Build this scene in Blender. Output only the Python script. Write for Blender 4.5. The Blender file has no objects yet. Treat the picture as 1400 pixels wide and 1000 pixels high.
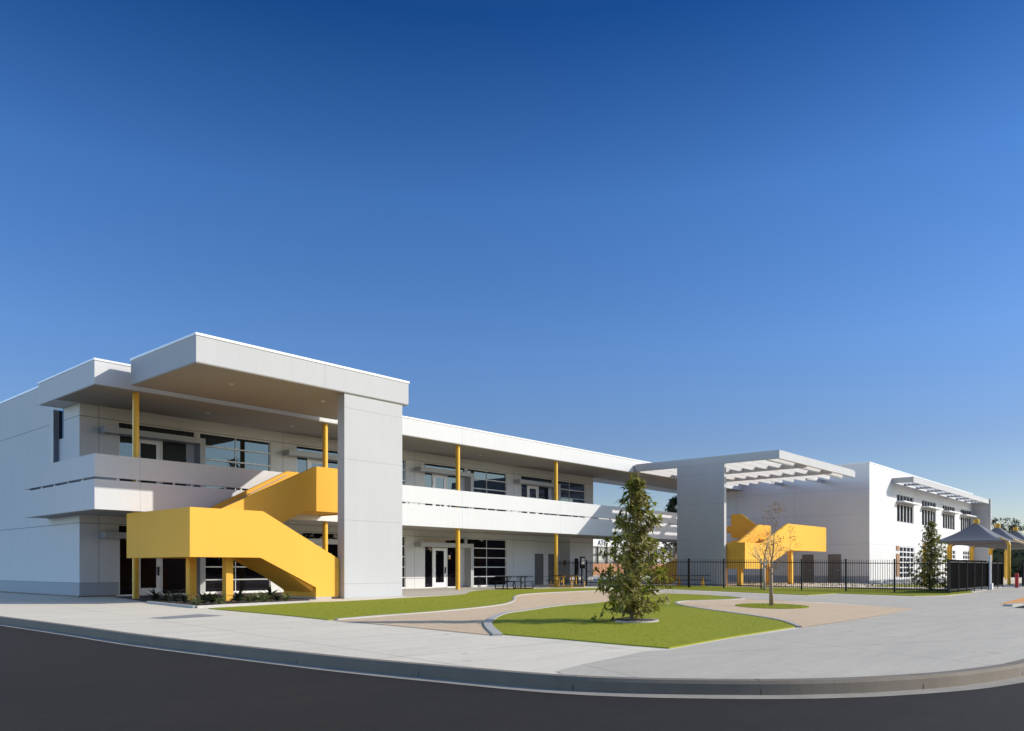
import bpy, bmesh, math, random
from mathutils import Vector, Matrix
R = math.radians
S = bpy.context.scene
random.seed(7)

# ------------------------------------------------------------------ camera, world, sun, exposure
EYE = 1.2
FPX, HOR, CX = 1083.0, 776.5, 700.0          # focal length and eye level in photo pixels
CA, SA = 0.749559, 0.661937                  # viewing direction in plan
cam_d = bpy.data.cameras.new("camera"); cam = bpy.data.objects.new("camera", cam_d)
S.collection.objects.link(cam); S.camera = cam
cam.location = (0, 0, EYE); cam.rotation_euler = (R(90), 0, math.atan2(SA, CA) - R(90))
cam_d.sensor_width = 36; cam_d.lens = FPX / 1400 * 36; cam_d.shift_y = (HOR - 500) / 1400
cam_d.clip_start = 0.1; cam_d.clip_end = 4000

SUN = Vector((0.9, -1.0, 0.69)).normalized()
SUN_EL = math.asin(SUN.z); SUN_AZ = math.atan2(SUN.x, SUN.y)
w = bpy.data.worlds.new("World"); S.world = w; w.use_nodes = True
wn, wl = w.node_tree.nodes, w.node_tree.links
sky = wn.new("ShaderNodeTexSky"); sky.sky_type = 'NISHITA'; sky.sun_disc = False
sky.sun_elevation = SUN_EL; sky.sun_rotation = SUN_AZ
sky.air_density = 1.0; sky.dust_density = 0.35; sky.ozone_density = 3.0; sky.altitude = 0
hs = wn.new("ShaderNodeHueSaturation"); hs.inputs['Saturation'].default_value = 1.12; hs.inputs['Value'].default_value = 1.0
hs.inputs['Hue'].default_value = 0.505
gm = wn.new("ShaderNodeGamma"); gm.inputs[1].default_value = 1.0
wl.new(sky.outputs[0], gm.inputs[0]); wl.new(gm.outputs[0], hs.inputs['Color'])
# sky colour by height: deepest partway up, lifted overhead as added fill light
tc = wn.new("ShaderNodeTexCoord"); sx = wn.new("ShaderNodeSeparateXYZ"); wl.new(tc.outputs['Generated'], sx.inputs[0])
sr = wn.new("ShaderNodeValToRGB"); el = sr.color_ramp.elements
for _ in range(4): el.new(.5)
for e_, (p_, c_) in zip(el, [(0,(.63,.58,.60)),(.144,(.51,.51,.595)),(.26,(.525,.62,.755)),(.42,(.40,.60,.785)),(.575,(.088,.30,.53)),(.80,(.60,.62,.66))]):
    e_.position = p_; e_.color = (*c_, 1)
wl.new(sx.outputs['Z'], sr.inputs[0])
mx = wn.new("ShaderNodeMix"); mx.data_type = 'RGBA'; mx.blend_type = 'MULTIPLY'; mx.inputs[0].default_value = 1
# sky brightened around and opposite the sun, an added fill for shaded walls
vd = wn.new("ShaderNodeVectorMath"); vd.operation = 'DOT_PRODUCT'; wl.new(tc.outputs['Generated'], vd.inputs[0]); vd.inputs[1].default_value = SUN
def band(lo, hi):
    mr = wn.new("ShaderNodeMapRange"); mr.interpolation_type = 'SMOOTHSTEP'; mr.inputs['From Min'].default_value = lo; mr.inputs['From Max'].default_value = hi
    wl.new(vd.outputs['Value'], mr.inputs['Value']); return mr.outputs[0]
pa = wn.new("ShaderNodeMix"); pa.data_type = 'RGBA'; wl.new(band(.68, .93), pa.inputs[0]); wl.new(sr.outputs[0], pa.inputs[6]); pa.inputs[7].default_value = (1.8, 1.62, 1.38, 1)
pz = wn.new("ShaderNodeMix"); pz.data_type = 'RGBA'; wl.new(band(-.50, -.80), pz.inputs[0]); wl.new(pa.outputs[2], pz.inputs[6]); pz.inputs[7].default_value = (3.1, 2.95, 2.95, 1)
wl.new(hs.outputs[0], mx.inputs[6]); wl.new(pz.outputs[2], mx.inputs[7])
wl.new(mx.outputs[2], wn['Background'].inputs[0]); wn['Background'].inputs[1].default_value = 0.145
sd = bpy.data.lights.new("sun", 'SUN'); sd.energy = 3.25; sd.angle = R(0.53); sd.color = (1.0, 0.94, 0.84)
so = bpy.data.objects.new("sun", sd); S.collection.objects.link(so)
so.rotation_euler = SUN.to_track_quat('Z', 'Y').to_euler(); so.location = (60, -60, 60)
S.view_settings.view_transform = 'Standard'; S.view_settings.look = 'None'
S.view_settings.exposure = 0.38; S.view_settings.gamma = 1.0; S.view_settings.use_curve_mapping = False
S.cycles.max_bounces = 8

# ------------------------------------------------------------------ helpers
def gp(px, py, z=0.0):
    """point of a level surface at height z, from its place in the photo"""
    t = (px - CX) / FPX; D = (EYE - z) * FPX / (py - HOR)
    return (D * (CA + SA * t), D * (SA - CA * t))

def tag(o, label=None, cat=None, group=None, kind=None):
    if label: o["label"] = label
    if cat: o["category"] = cat
    if group: o["group"] = group
    if kind: o["kind"] = kind
    return o

def empty(name, loc, label, cat, group=None, rz=0):
    o = bpy.data.objects.new(name, None); S.collection.objects.link(o)
    o.location = loc; o.rotation_euler = (0, 0, rz); o.empty_display_size = .2
    return tag(o, label, cat, group)

def copy_tree(o, parent=None):
    c = o.copy(); S.collection.objects.link(c)
    if parent is not None: c.parent = parent
    for ch in list(o.children): copy_tree(ch, c)
    return c

class MB:
    def __init__(s): s.v = []; s.f = []; s.m = []; s.cm = 0
    def add(s, vs, fs):
        b = len(s.v); s.v += [tuple(v) for v in vs]
        for f in fs: s.f.append([b + i for i in f]); s.m.append(s.cm)
    def box(s, x0, x1, y0, y1, z0, z1):
        s.add([(x0,y0,z0),(x1,y0,z0),(x1,y1,z0),(x0,y1,z0),(x0,y0,z1),(x1,y0,z1),(x1,y1,z1),(x0,y1,z1)],
              [(0,3,2,1),(4,5,6,7),(0,1,5,4),(1,2,6,5),(2,3,7,6),(3,0,4,7)])
        return s
    def prism(s, poly, axis, a, b):
        """poly of 2-D points extruded along an axis from a to b"""
        ar = sum(p[0]*q[1]-q[0]*p[1] for p, q in zip(poly, poly[1:]+poly[:1]))
        if ar < 0: poly = poly[::-1]
        def P(u, v, w_):
            return {'y': (u, w_, v), 'x': (w_, u, v), 'z': (u, v, w_)}[axis]
        n = len(poly)
        vs = [P(u, v, a) for u, v in poly] + [P(u, v, b) for u, v in poly]
        fs = [list(range(n))[::-1], list(range(n, 2*n))] + [[i, (i+1) % n, n+(i+1) % n, n+i] for i in range(n)]
        s.add(vs, fs); return s
    def bar(s, p, q, wd, ht):
        """rectangular bar between two points"""
        p, q = Vector(p), Vector(q); d = (q-p).normalized()
        up = Vector((0,0,1)) if abs(d.z) < .95 else Vector((0,1,0))
        u = d.cross(up).normalized()*wd/2; v = u.cross(d).normalized()*ht/2
        vs = [p-u-v, p+u-v, p+u+v, p-u+v, q-u-v, q+u-v, q+u+v, q-u+v]
        s.add(vs, [(0,3,2,1),(4,5,6,7),(0,1,5,4),(1,2,6,5),(2,3,7,6),(3,0,4,7)]); return s
    def tube(s, pts, rad, n=10):
        pts = [Vector(p) for p in pts]
        if not hasattr(rad, '__len__'): rad = [rad]*len(pts)
        rings = []; u = None
        for i, p in enumerate(pts):
            d = (pts[min(i+1, len(pts)-1)] - pts[max(i-1, 0)])
            d = d.normalized() if d.length > 1e-9 else Vector((0,0,1))
            if u is None:
                u = d.cross(Vector((0,0,1)) if abs(d.z) < .9 else Vector((1,0,0))).normalized()
            else:
                u = (u - d*u.dot(d)); u = u.normalized() if u.length > 1e-6 else d.orthogonal().normalized()
            v = d.cross(u)
            rings.append([p + (u*math.cos(2*math.pi*k/n) + v*math.sin(2*math.pi*k/n))*rad[i] for k in range(n)])
        vs = [x for r in rings for x in r]; fs = []
        for i in range(len(pts)-1):
            for k in range(n):
                a, b = i*n+k, i*n+(k+1) % n
                fs.append((a, b, b+n, a+n))
        fs.append(list(range(n))[::-1]); fs.append([(len(pts)-1)*n+k for k in range(n)])
        s.add(vs, fs); return s
    def build(s, name, mat, parent=None, smooth=False, bevel=0):
        me = bpy.data.meshes.new(name)
        if parent is not None and parent.type == 'EMPTY' and parent.get('_abs', 0):
            pass
        me.from_pydata(s.v, [], s.f)
        mats = mat if isinstance(mat, (list, tuple)) else [mat]
        for m_ in mats: me.materials.append(m_)
        if len(mats) > 1:
            for p, i in zip(me.polygons, s.m): p.material_index = i
        me.update()
        bm = bmesh.new(); bm.from_mesh(me)
        bmesh.ops.recalc_face_normals(bm, faces=bm.faces) if not getattr(s, 'keep', False) else None
        bm.to_mesh(me); bm.free()
        if smooth:
            for p in me.polygons: p.use_smooth = True
        o = bpy.data.objects.new(name, me); S.collection.objects.link(o)
        if parent is not None:
            o.parent = parent
            off = world_loc(parent)
            me.transform(Matrix.Translation(-off))
        if bevel:
            md = o.modifiers.new("bevel", 'BEVEL'); md.width = bevel; md.segments = 2; md.limit_method = 'ANGLE'
        return o

def world_loc(o):
    v = Vector((0,0,0))
    while o is not None:
        v += Vector(o.location); o = o.parent
    return v

def sheet(name, pts, z, mat, thick=0.0, **k):
    m = MB()
    if thick: m.prism([tuple(p) for p in pts], 'z', z - thick, z)
    else:
        ar = sum(p[0]*q[1]-q[0]*p[1] for p, q in zip(pts, pts[1:]+pts[:1]))
        if ar < 0: pts = pts[::-1]
        m.add([(x, y, z) for x, y in pts], [list(range(len(pts)))])
    return tag(m.build(name, mat), **k)

def smooth_poly(pts, n=4, closed=False):
    """Catmull-Rom through 2-D points"""
    out = []; N = len(pts)
    for i in range(N if closed else N-1):
        g = lambda j: pts[j % N] if closed else pts[max(0, min(N-1, j))]
        p0, p1, p2, p3 = g(i-1), g(i), g(i+1), g(i+2)
        for k in range(n):
            t = k/n
            out.append(tuple(.5*((2*b)+(-a+c)*t+(2*a-5*b+4*c-d)*t*t+(-a+3*b-3*c+d)*t**3) for a, b, c, d in zip(p0, p1, p2, p3)))
    if not closed: out.append(tuple(pts[-1]))
    return out

# ------------------------------------------------------------------ materials
def newmat(name):
    m = bpy.data.materials.new(name); m.use_nodes = True
    return m, m.node_tree.nodes, m.node_tree.links, m.node_tree.nodes['Principled BSDF']

def mth(n, l, op, a, b=None, c=None):
    x = n.new("ShaderNodeMath"); x.operation = op
    for i, v in enumerate((a, b, c)):
        if v is None: continue
        if isinstance(v, (int, float)): x.inputs[i].default_value = v
        else: l.new(v, x.inputs[i])
    return x.outputs[0]

def noise(n, l, vec, scale, detail=4, rough=.55, dist=0):
    x = n.new("ShaderNodeTexNoise"); x.inputs['Scale'].default_value = scale
    x.inputs['Detail'].default_value = detail; x.inputs['Roughness'].default_value = rough
    x.inputs['Distortion'].default_value = dist
    if vec is not None: l.new(vec, x.inputs['Vector'])
    return x.outputs['Fac']

def ramp(n, l, fac, stops):
    x = n.new("ShaderNodeValToRGB"); e = x.color_ramp.elements
    while len(e) < len(stops): e.new(.5)
    for el, (p, c) in zip(e, stops): el.position = p; el.color = (*c, 1) if len(c) == 3 else c
    l.new(fac, x.inputs[0]); return x.outputs[0]

def mix(n, l, fac, a, b, mode='MIX'):
    x = n.new("ShaderNodeMix"); x.data_type = 'RGBA'; x.blend_type = mode
    if isinstance(fac, (int, float)): x.inputs[0].default_value = fac
    else: l.new(fac, x.inputs[0])
    for s_, v in ((6, a), (7, b)):
        if isinstance(v, (tuple, list)): x.inputs[s_].default_value = (*v[:3], 1)
        else: l.new(v, x.inputs[s_])
    return x.outputs[2]

def scaled(n, l, sx, sy, sz):
    g = n.new("ShaderNodeNewGeometry"); mp = n.new("ShaderNodeMapping")
    mp.inputs['Scale'].default_value = (sx, sy, sz); l.new(g.outputs['Position'], mp.inputs[0]); return mp.outputs[0]

def bump(n, l, h, strength, dist, bs):
    x = n.new("ShaderNodeBump"); x.inputs['Strength'].default_value = strength; x.inputs['Distance'].default_value = dist
    l.new(h, x.inputs['Height']); l.new(x.outputs[0], bs.inputs['Normal'])

def plain(name, col, rough=.5, metal=0, var=.06, scale=3.0, bmp=.0, spec=.5):
    m, n, l, b = newmat(name)
    g = n.new("ShaderNodeNewGeometry")
    f = noise(n, l, g.outputs['Position'], scale, 5)
    c = mix(n, l, f, tuple(x*(1-var) for x in col), tuple(min(1, x*(1+var)) for x in col))
    l.new(c, b.inputs['Base Color']); b.inputs['Roughness'].default_value = rough
    b.inputs['Metallic'].default_value = metal; b.inputs['Specular IOR Level'].default_value = spec
    if bmp: bump(n, l, noise(n, l, g.outputs['Position'], 60, 3), bmp, .01, b)
    return m

def stucco(name, col, zs=(), xmod=None, ys=(), dado=None, rough=.85, lw=.011, linec=(.16,.16,.17)):
    """painted plaster: faint mottling, vertical weather streaks, panel joints and an optional painted base band"""
    m, n, l, b = newmat(name)
    g = n.new("ShaderNodeNewGeometry"); sp = n.new("ShaderNodeSeparateXYZ"); l.new(g.outputs['Position'], sp.inputs[0])
    big = noise(n, l, g.outputs['Position'], .7, 4, .6)
    streak = noise(n, l, scaled(n, l, 5, 5, .22), 1.0, 4, .6)
    c = mix(n, l, big, tuple(x*.955 for x in col), tuple(min(1, x*1.03) for x in col))
    sf = ramp(n, l, streak, [(.3, (.972,.972,.972)), (.6, (1,1,1))])
    c = mix(n, l, 1.0, c, sf, 'MULTIPLY')
    if dado:
        dm = mth(n, l, 'LESS_THAN', sp.outputs['Z'], dado[0])
        c = mix(n, l, dm, c, dado[1])
    acc = None
    def orr(x):
        nonlocal acc
        acc = x if acc is None else mth(n, l, 'MAXIMUM', acc, x)
    for z in zs: orr(mth(n, l, 'COMPARE', sp.outputs['Z'], z, lw))
    if xmod: orr(mth(n, l, 'LESS_THAN', mth(n, l, 'PINGPONG', mth(n, l, 'SUBTRACT', sp.outputs['X'], xmod[0]), xmod[1]/2), lw*.8))
    for y in ys: orr(mth(n, l, 'COMPARE', sp.outputs['Y'], y, lw))
    fine = noise(n, l, g.outputs['Position'], 55, 3)
    if acc is not None:
        c = mix(n, l, acc, c, linec)
        h = mth(n, l, 'SUBTRACT', mth(n, l, 'MULTIPLY', fine, .25), acc)
    else: h = mth(n, l, 'MULTIPLY', fine, .25)
    bump(n, l, h, .35, .012, b)
    l.new(c, b.inputs['Base Color']); b.inputs['Roughness'].default_value = rough
    b.inputs['Specular IOR Level'].default_value = .3
    return m

GREYB = (.40,.42,.45)
M = {}
M['white'] = stucco("white_plaster", (.68,.68,.675), zs=(7.40,3.03,.575), xmod=(13.25,8.66))
M['dado'] = stucco("grey_base_band", GREYB)
M['white_band'] = stucco("white_fascia", (.68,.68,.675), xmod=(13.25,8.66), linec=(.45,.45,.45))
M['white_r'] = stucco("white_plaster_far", (.75,.75,.74), zs=(7.42,5.44,3.07), ys=(26.0,31.2), linec=(.5,.5,.52))
M['grey'] = stucco("light_grey_plaster", (.53,.53,.53), xmod=(17.7,8.66), linec=(.35,.35,.36))
M['pier'] = stucco("grey_pier_plaster", (.53,.53,.53), zs=(7.40,5.42,3.05,.575), linec=(.40,.40,.41))
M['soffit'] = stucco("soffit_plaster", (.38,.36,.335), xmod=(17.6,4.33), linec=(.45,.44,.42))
M['yellow'] = stucco("yellow_paint", (.88,.485,.08), rough=.75)
M['yellow'].node_tree.nodes['Principled BSDF'].inputs['Specular IOR Level'].default_value = .08
M['yellow_metal'] = plain("yellow_steel", (.84,.48,.04), .4, 0, .04)
M['white_metal'] = plain("white_aluminium", (.78,.78,.78), .4, 0, .03)
M['coping'] = plain("metal_coping", (.82,.83,.84), .35, 0, .03)
M['grey_metal'] = plain("grey_painted_metal", (.42,.43,.44), .45, 0, .04)
M['slate'] = plain("blue_grey_metal", (.23,.24,.26), .5, 0, .04)
M['black_metal'] = plain("black_powder_coat", (.008,.008,.009), .55, 0, .1, spec=.25)
M['mesh_black'] = plain("black_screen_mesh", (.0035,.0035,.004), .95, 0, .1, spec=.02)
M['dark_door'] = plain("slate_door_paint", (.10,.105,.115), .5, 0, .05)
M['taupe_door'] = plain("taupe_door_paint", (.19,.165,.15), .5, 0, .05)
M['wood'] = plain("brown_panel", (.38,.20,.09), .55, 0, .15, 2)
M['brick'] = plain("orange_brick", (.46,.22,.12), .85, 0, .2, 4)
M['fabric'] = plain("grey_shade_cloth", (.13,.14,.165), .8, 0, .08, 2)
M['kerbc'] = plain("kerb_concrete", (.215,.18,.135), .85, 0, .22, 2.5, .4)
M['edging'] = plain("edging_concrete", (.45,.43,.39), .85, 0, .12, 4, .3)
M['mulch'] = plain("bark_mulch", (.075,.055,.045), .95, 0, .6, 22, 1.0)
M['red'] = plain("red_paint", (.55,.03,.04), .4, 0, .05)
M['orange_pad'] = plain("tactile_pad", (.78,.36,.08), .7, 0, .1, 8)
M['gutterc'] = plain("gutter_concrete", (.33,.30,.25), .9, 0, .3, 3)
M['far_glazing'] = plain("pale_glazing", (.34,.35,.34), .3, 0, .5, 1.2)
M['screen'] = plain("poster_paper", (.62,.60,.58), .3, 0, .4, 14)
M['dark_letter'] = plain("navy_letters", (.03,.04,.09), .5)
M['bark'] = plain("brown_bark", (.34,.24,.16), .9, 0, .4, 20, .8)
M['pale_bark'] = plain("pale_bark", (.55,.50,.43), .9, 0, .3, 20, .8)

def glassmat(name, base=(.012,.013,.016), tint=(.52,.60,.66), f0=.11):
    m, n, l, b = newmat(name)
    g = n.new("ShaderNodeNewGeometry")
    b.inputs['Base Color'].default_value = (*base, 1); b.inputs['Roughness'].default_value = .5; b.inputs['Specular IOR Level'].default_value = 0
    gl = n.new("ShaderNodeBsdfGlossy"); gl.inputs['Roughness'].default_value = .015; gl.inputs['Color'].default_value = (*tint, 1)
    lw_ = n.new("ShaderNodeLayerWeight"); lw_.inputs[0].default_value = .22
    f = mth(n, l, 'MULTIPLY_ADD', lw_.outputs['Fresnel'], 1-f0, f0)
    ms = n.new("ShaderNodeMixShader"); l.new(f, ms.inputs[0]); l.new(b.outputs[0], ms.inputs[1]); l.new(gl.outputs[0], ms.inputs[2])
    l.new(ms.outputs[0], n['Material Output'].inputs[0])
    bp = n.new("ShaderNodeBump"); bp.inputs['Strength'].default_value = .05; bp.inputs['Distance'].default_value = .02
    l.new(noise(n, l, g.outputs['Position'], .9, 2), bp.inputs['Height']); l.new(bp.outputs[0], gl.inputs['Normal'])
    return m
M['glass'] = glassmat("tinted_glass", tint=(.40,.54,.68), f0=.11)
M['glass_dimmed'] = glassmat("dimmed_reflection_glass", (.006,.005,.008), (.34,.33,.40), .04)  # copy of the tinted glass, dim reflections put into its colour

def concrete(name, col, jm, ang=0.0, stain=.12, rough=.8):
    m, n, l, b = newmat(name)
    g = n.new("ShaderNodeNewGeometry")
    mp = n.new("ShaderNodeMapping"); mp.inputs['Rotation'].default_value = (0, 0, ang); l.new(g.outputs['Position'], mp.inputs[0])
    sp = n.new("ShaderNodeSeparateXYZ"); l.new(mp.outputs[0], sp.inputs[0])
    a = noise(n, l, g.outputs['Position'], .35, 6, .6)
    bfine = noise(n, l, g.outputs['Position'], 9, 5, .65)
    st = n.new("ShaderNodeMapping"); st.inputs['Rotation'].default_value = (0, 0, ang+.5); st.inputs['Scale'].default_value = (.35, 2.2, 1)
    l.new(g.outputs['Position'], st.inputs[0])
    broom = noise(n, l, st.outputs[0], 1.3, 5, .7, .6)
    c = mix(n, l, a, tuple(x*(1-stain) for x in col), tuple(x*(1+stain) for x in col))
    c = mix(n, l, .5, c, ramp(n, l, broom, [(.3, (.80,.80,.82)), (.65, (1.08,1.06,1.04))]), 'MULTIPLY')
    c = mix(n, l, .5, c, ramp(n, l, bfine, [(.3, (.86,.86,.86)), (.7, (1.06,1.06,1.06))]), 'MULTIPLY')
    # small dark stains
    sn = noise(n, l, g.outputs['Position'], 1.7, 3, .5, 1.2)
    c = mix(n, l, 1.0, c, ramp(n, l, sn, [(.24, (.78,.77,.75)), (.34, (1,1,1))]), 'MULTIPLY')
    jx = mth(n, l, 'LESS_THAN', mth(n, l, 'PINGPONG', sp.outputs['X'], jm/2), .008)
    jy = mth(n, l, 'LESS_THAN', mth(n, l, 'PINGPONG', sp.outputs['Y'], jm/2), .008)
    j = mth(n, l, 'MAXIMUM', jx, jy)
    c = mix(n, l, mth(n, l, 'MULTIPLY', j, .75), c, (.12,.12,.12))
    l.new(c, b.inputs['Base Color']); b.inputs['Roughness'].default_value = rough
    bump(n, l, mth(n, l, 'SUBTRACT', bfine, j), .25, .01, b)
    return m
M['walk'] = concrete("pale_sidewalk_concrete", (.78,.70,.545), 3.0, .12)
M['drive'] = concrete("grey_driveway_concrete", (.56,.505,.40), 4.6, .45, .10)
M['pad'] = plain("old_concrete_panel", (.30,.29,.27), .85, 0, .15, 5)

def asphalt():
    m, n, l, b = newmat("asphalt")
    g = n.new("ShaderNodeNewGeometry")
    st = n.new("ShaderNodeMapping"); st.inputs['Rotation'].default_value = (0, 0, .85); st.inputs['Scale'].default_value = (.12, 1.0, 1)
    l.new(g.outputs['Position'], st.inputs[0])
    lane = noise(n, l, st.outputs[0], .9, 5, .6, .3)
    fine = noise(n, l, g.outputs['Position'], 70, 3, .7)
    mid = noise(n, l, g.outputs['Position'], 3, 5, .6)
    c = mix(n, l, lane, (.020,.0165,.0125), (.036,.030,.023))
    c = mix(n, l, .6, c, ramp(n, l, fine, [(.35, (.55,.55,.57)), (.7, (1.6,1.55,1.5))]), 'MULTIPLY')
    c = mix(n, l, .5, c, ramp(n, l, mid, [(.3, (.75,.75,.78)), (.7, (1.15,1.12,1.1))]), 'MULTIPLY')
    l.new(c, b.inputs['Base Color']); b.inputs['Roughness'].default_value = .85
    b.inputs['Specular IOR Level'].default_value = .25
    bump(n, l, fine, .6, .006, b); return m
M['asphalt'] = asphalt()

def gravel():
    m, n, l, b = newmat("decomposed_granite")
    g = n.new("ShaderNodeNewGeometry")
    fine = noise(n, l, g.outputs['Position'], 45, 4, .75); mid = noise(n, l, g.outputs['Position'], 1.2, 5)
    c = mix(n, l, mid, (.66,.49,.31), (.78,.59,.38))
    c = mix(n, l, .8, c, ramp(n, l, fine, [(.3, (.62,.58,.55)), (.7, (1.25,1.25,1.25))]), 'MULTIPLY')
    l.new(c, b.inputs['Base Color']); b.inputs['Roughness'].default_value = .95
    bump(n, l, fine, .8, .015, b); return m
M['gravel'] = gravel()

def turf():
    m, n, l, b = newmat("green_turf")
    g = n.new("ShaderNodeNewGeometry")
    st = n.new("ShaderNodeMapping"); st.inputs['Rotation'].default_value = (0, 0, .3); st.inputs['Scale'].default_value = (.5, 2.5, 1)
    l.new(g.outputs['Position'], st.inputs[0])
    fine = noise(n, l, g.outputs['Position'], 60, 4, .8); mid = noise(n, l, st.outputs[0], 1.4, 5, .6)
    c = mix(n, l, mid, (.26,.275,.014), (.33,.335,.022))
    c = mix(n, l, .75, c, ramp(n, l, fine, [(.3, (.84,.87,.8)), (.72, (1.12,1.10,1.10))]), 'MULTIPLY')
    l.new(c, b.inputs['Base Color']); b.inputs['Roughness'].default_value = .9
    b.inputs['Specular IOR Level'].default_value = .2
    bump(n, l, fine, .4, .008, b); return m
M['turf'] = turf()

def leafmat(name, dark, light, under, rough=.35, trans=.15):
    m, n, l, b = newmat(name)
    g = n.new("ShaderNodeNewGeometry")
    c = ramp(n, l, g.outputs['Random Per Island'], [(0, dark), (.6, tuple((a+b_)/2 for a, b_ in zip(dark, light))), (1, light)])
    c = mix(n, l, g.outputs['Backfacing'], c, under)
    l.new(c, b.inputs['Base Color']); b.inputs['Roughness'].default_value = rough
    tr = n.new("ShaderNodeBsdfTranslucent"); l.new(c, tr.inputs[0])
    ms = n.new("ShaderNodeMixShader"); ms.inputs[0].default_value = trans
    l.new(b.outputs[0], ms.inputs[1]); l.new(tr.outputs[0], ms.inputs[2]); l.new(ms.outputs[0], n['Material Output'].inputs[0])
    return m
M['magnolia'] = leafmat("magnolia_leaf", (.05,.08,.010), (.40,.42,.045), (.24,.21,.05), .5, .38)
M['magnolia'].node_tree.nodes['Principled BSDF'].inputs['Specular IOR Level'].default_value = .25
M['dark_leaf'] = leafmat("dark_tree_leaf", (.018,.032,.012), (.05,.075,.02), (.03,.045,.015), .5, .1)
M['dry_leaf'] = leafmat("dry_leaf", (.26,.16,.07), (.44,.30,.14), (.32,.20,.10), .7, .2)
M['shrub_dark'] = leafmat("dark_strap_leaf", (.012,.022,.014), (.03,.05,.03), (.02,.03,.02), .4, .1)
M['shrub_pale'] = leafmat("pale_strap_leaf", (.12,.16,.05), (.26,.30,.12), (.14,.17,.06), .5, .2)
M['hedge_leaf'] = leafmat("hedge_leaf", (.035,.05,.02), (.12,.15,.05), (.05,.06,.03), .5, .15)

# ------------------------------------------------------------------ ground
BIG = 900
road = sheet("road", [(-BIG,-BIG),(BIG,-BIG),(BIG,BIG),(-BIG,BIG)], -.15, M['asphalt'], kind="structure")

kerb_px = [(0,844.3),(61.4,852.1),(112.9,858.9),(200,870.7),(350,887.5),(486,901.7),(630,914.5),(760,925),(864.3,929.6),(960,931.4),(1040,931.9),
           (1109.6,931.2),(1200,928.3),(1297,922.0),(1350,916),(1387,910.7),(1400,908)]
kp = [gp(*p) for p in kerb_px]
d0 = Vector(kp[0]) - Vector(kp[1]); d0.normalize()
a0 = math.atan2(d0.y, d0.x)
left_ext = []
q = Vector(kp[0])
for i in range(14):
    a0 -= R(1.2); q = q + Vector((math.cos(a0), math.sin(a0)))*3.0; left_ext.append(tuple(q))
left_ext.append(tuple(q + Vector((math.cos(a0), math.sin(a0)))*500))
d1 = Vector(kp[-1]) - Vector(kp[-2]); a1 = math.atan2(d1.y, d1.x)
right_ext = []; q = Vector(kp[-1])
for i in range(8):
    a1 += R(3.0) if i < 3 else R(-1.5); q = q + Vector((math.cos(a1), math.sin(a1)))*1.2; right_ext.append(tuple(q))
a1 = R(-12)
for i in range(6): q = q + Vector((math.cos(a1), math.sin(a1)))*5; right_ext.append(tuple(q))
right_ext.append(tuple(q + Vector((math.cos(a1), math.sin(a1)))*500))
kcurve = left_ext[::-1] + smooth_poly(kp, 5) + right_ext

def offset(curve, d):
    out = []
    for i, p in enumerate(curve):
        a = Vector(curve[max(0, i-1)]); b = Vector(curve[min(len(curve)-1, i+1)])
        t = (b-a).normalized(); nrm = Vector((-t.y, t.x)); out.append(tuple(Vector(p) + nrm*d))
    return out
# the curve runs left -> right, the site lies on its left-hand side (away from the camera)
inner = offset(kcurve, .16)
def strip(m, A, B, za, zb):
    for i in range(len(A)-1):
        m.add([(*A[i], za), (*A[i+1], za), (*B[i+1], zb), (*B[i], zb)], [(0, 1, 2, 3)])
def seglen(c, i): return (Vector(c[i+1])-Vector(c[i])).length
k = MB(); k.keep = True
# kerb: sloping face, rounded nose, flat top
gut = offset(kcurve, -.012); nose = offset(kcurve, .022)
strip(k, gut, offset(kcurve, -.002), -.152, -.03); strip(k, offset(kcurve, -.002), nose, -.03, 0.006); strip(k, nose, inner, .006, .004)
kerb = tag(k.build("kerb", M['kerbc'], smooth=False), kind="structure")
gutter = MB(); gutter.keep = True
strip(gutter, offset(kcurve, -.24), gut, -.146, -.142)
tag(gutter.build("gutter_strip", M['gutterc']), kind="structure")
# kerb joints
jm = MB(); acc_ = 0
for i in range(len(left_ext)-2, len(left_ext)+len(kp)*5):
    if i+1 >= len(kcurve): break
    acc_ += seglen(kcurve, i)
    if acc_ > 1.9:
        acc_ = 0
        p = Vector(kcurve[i]); t = (Vector(kcurve[i+1])-p).normalized(); nn = Vector((-t.y, t.x))
        a = p - nn*.018; b = p + nn*.17
        for u0, u1, z0, z1 in ((a, p + nn*.003, -.15, -.028), (p + nn*.003, p+nn*.024, -.028, .0085), (p+nn*.024, b, .0085, .006)):
            jm.add([(*(u0 - t*.005), z0), (*(u0 + t*.005), z0), (*(u1 + t*.005), z1), (*(u1 - t*.005), z1)], [(0,1,2,3)])
tag(jm.build("kerb_joints", M['mulch']), kind="structure")

site = inner + [(BIG, BIG), (-BIG, BIG)]
sheet("sidewalk", site, 0.0, M['walk'], kind="structure")

# the greyer driveway apron at the right
dr = [gp(760,918.5), gp(800,908), gp(880,891.5), gp(915,889.2), gp(1000,873.5), gp(1096,859.2), gp(1164,849), gp(1207,842), gp(1252,832.7),
      gp(1140,824.2), gp(1017.4,819.2), gp(908,812.2), gp(904,806.6), gp(1104.7,815.0), gp(1143,812.6), gp(1250,816.4), gp(1300,815.4), gp(1327,811.8), gp(1352,807.5), (49.9, 9.4),
      (56, 9.4), (90, 9.4), (120, -20), ]
inn2 = offset(kcurve, .165)
iA = min(range(len(inn2)), key=lambda i: (Vector(inn2[i])-Vector(gp(764,920.5))).length)
iB = len(inn2)-3
apron = dr + inn2[iA:iB][::-1]
sheet("driveway", apron, .004, M['drive'], kind="structure")

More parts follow.
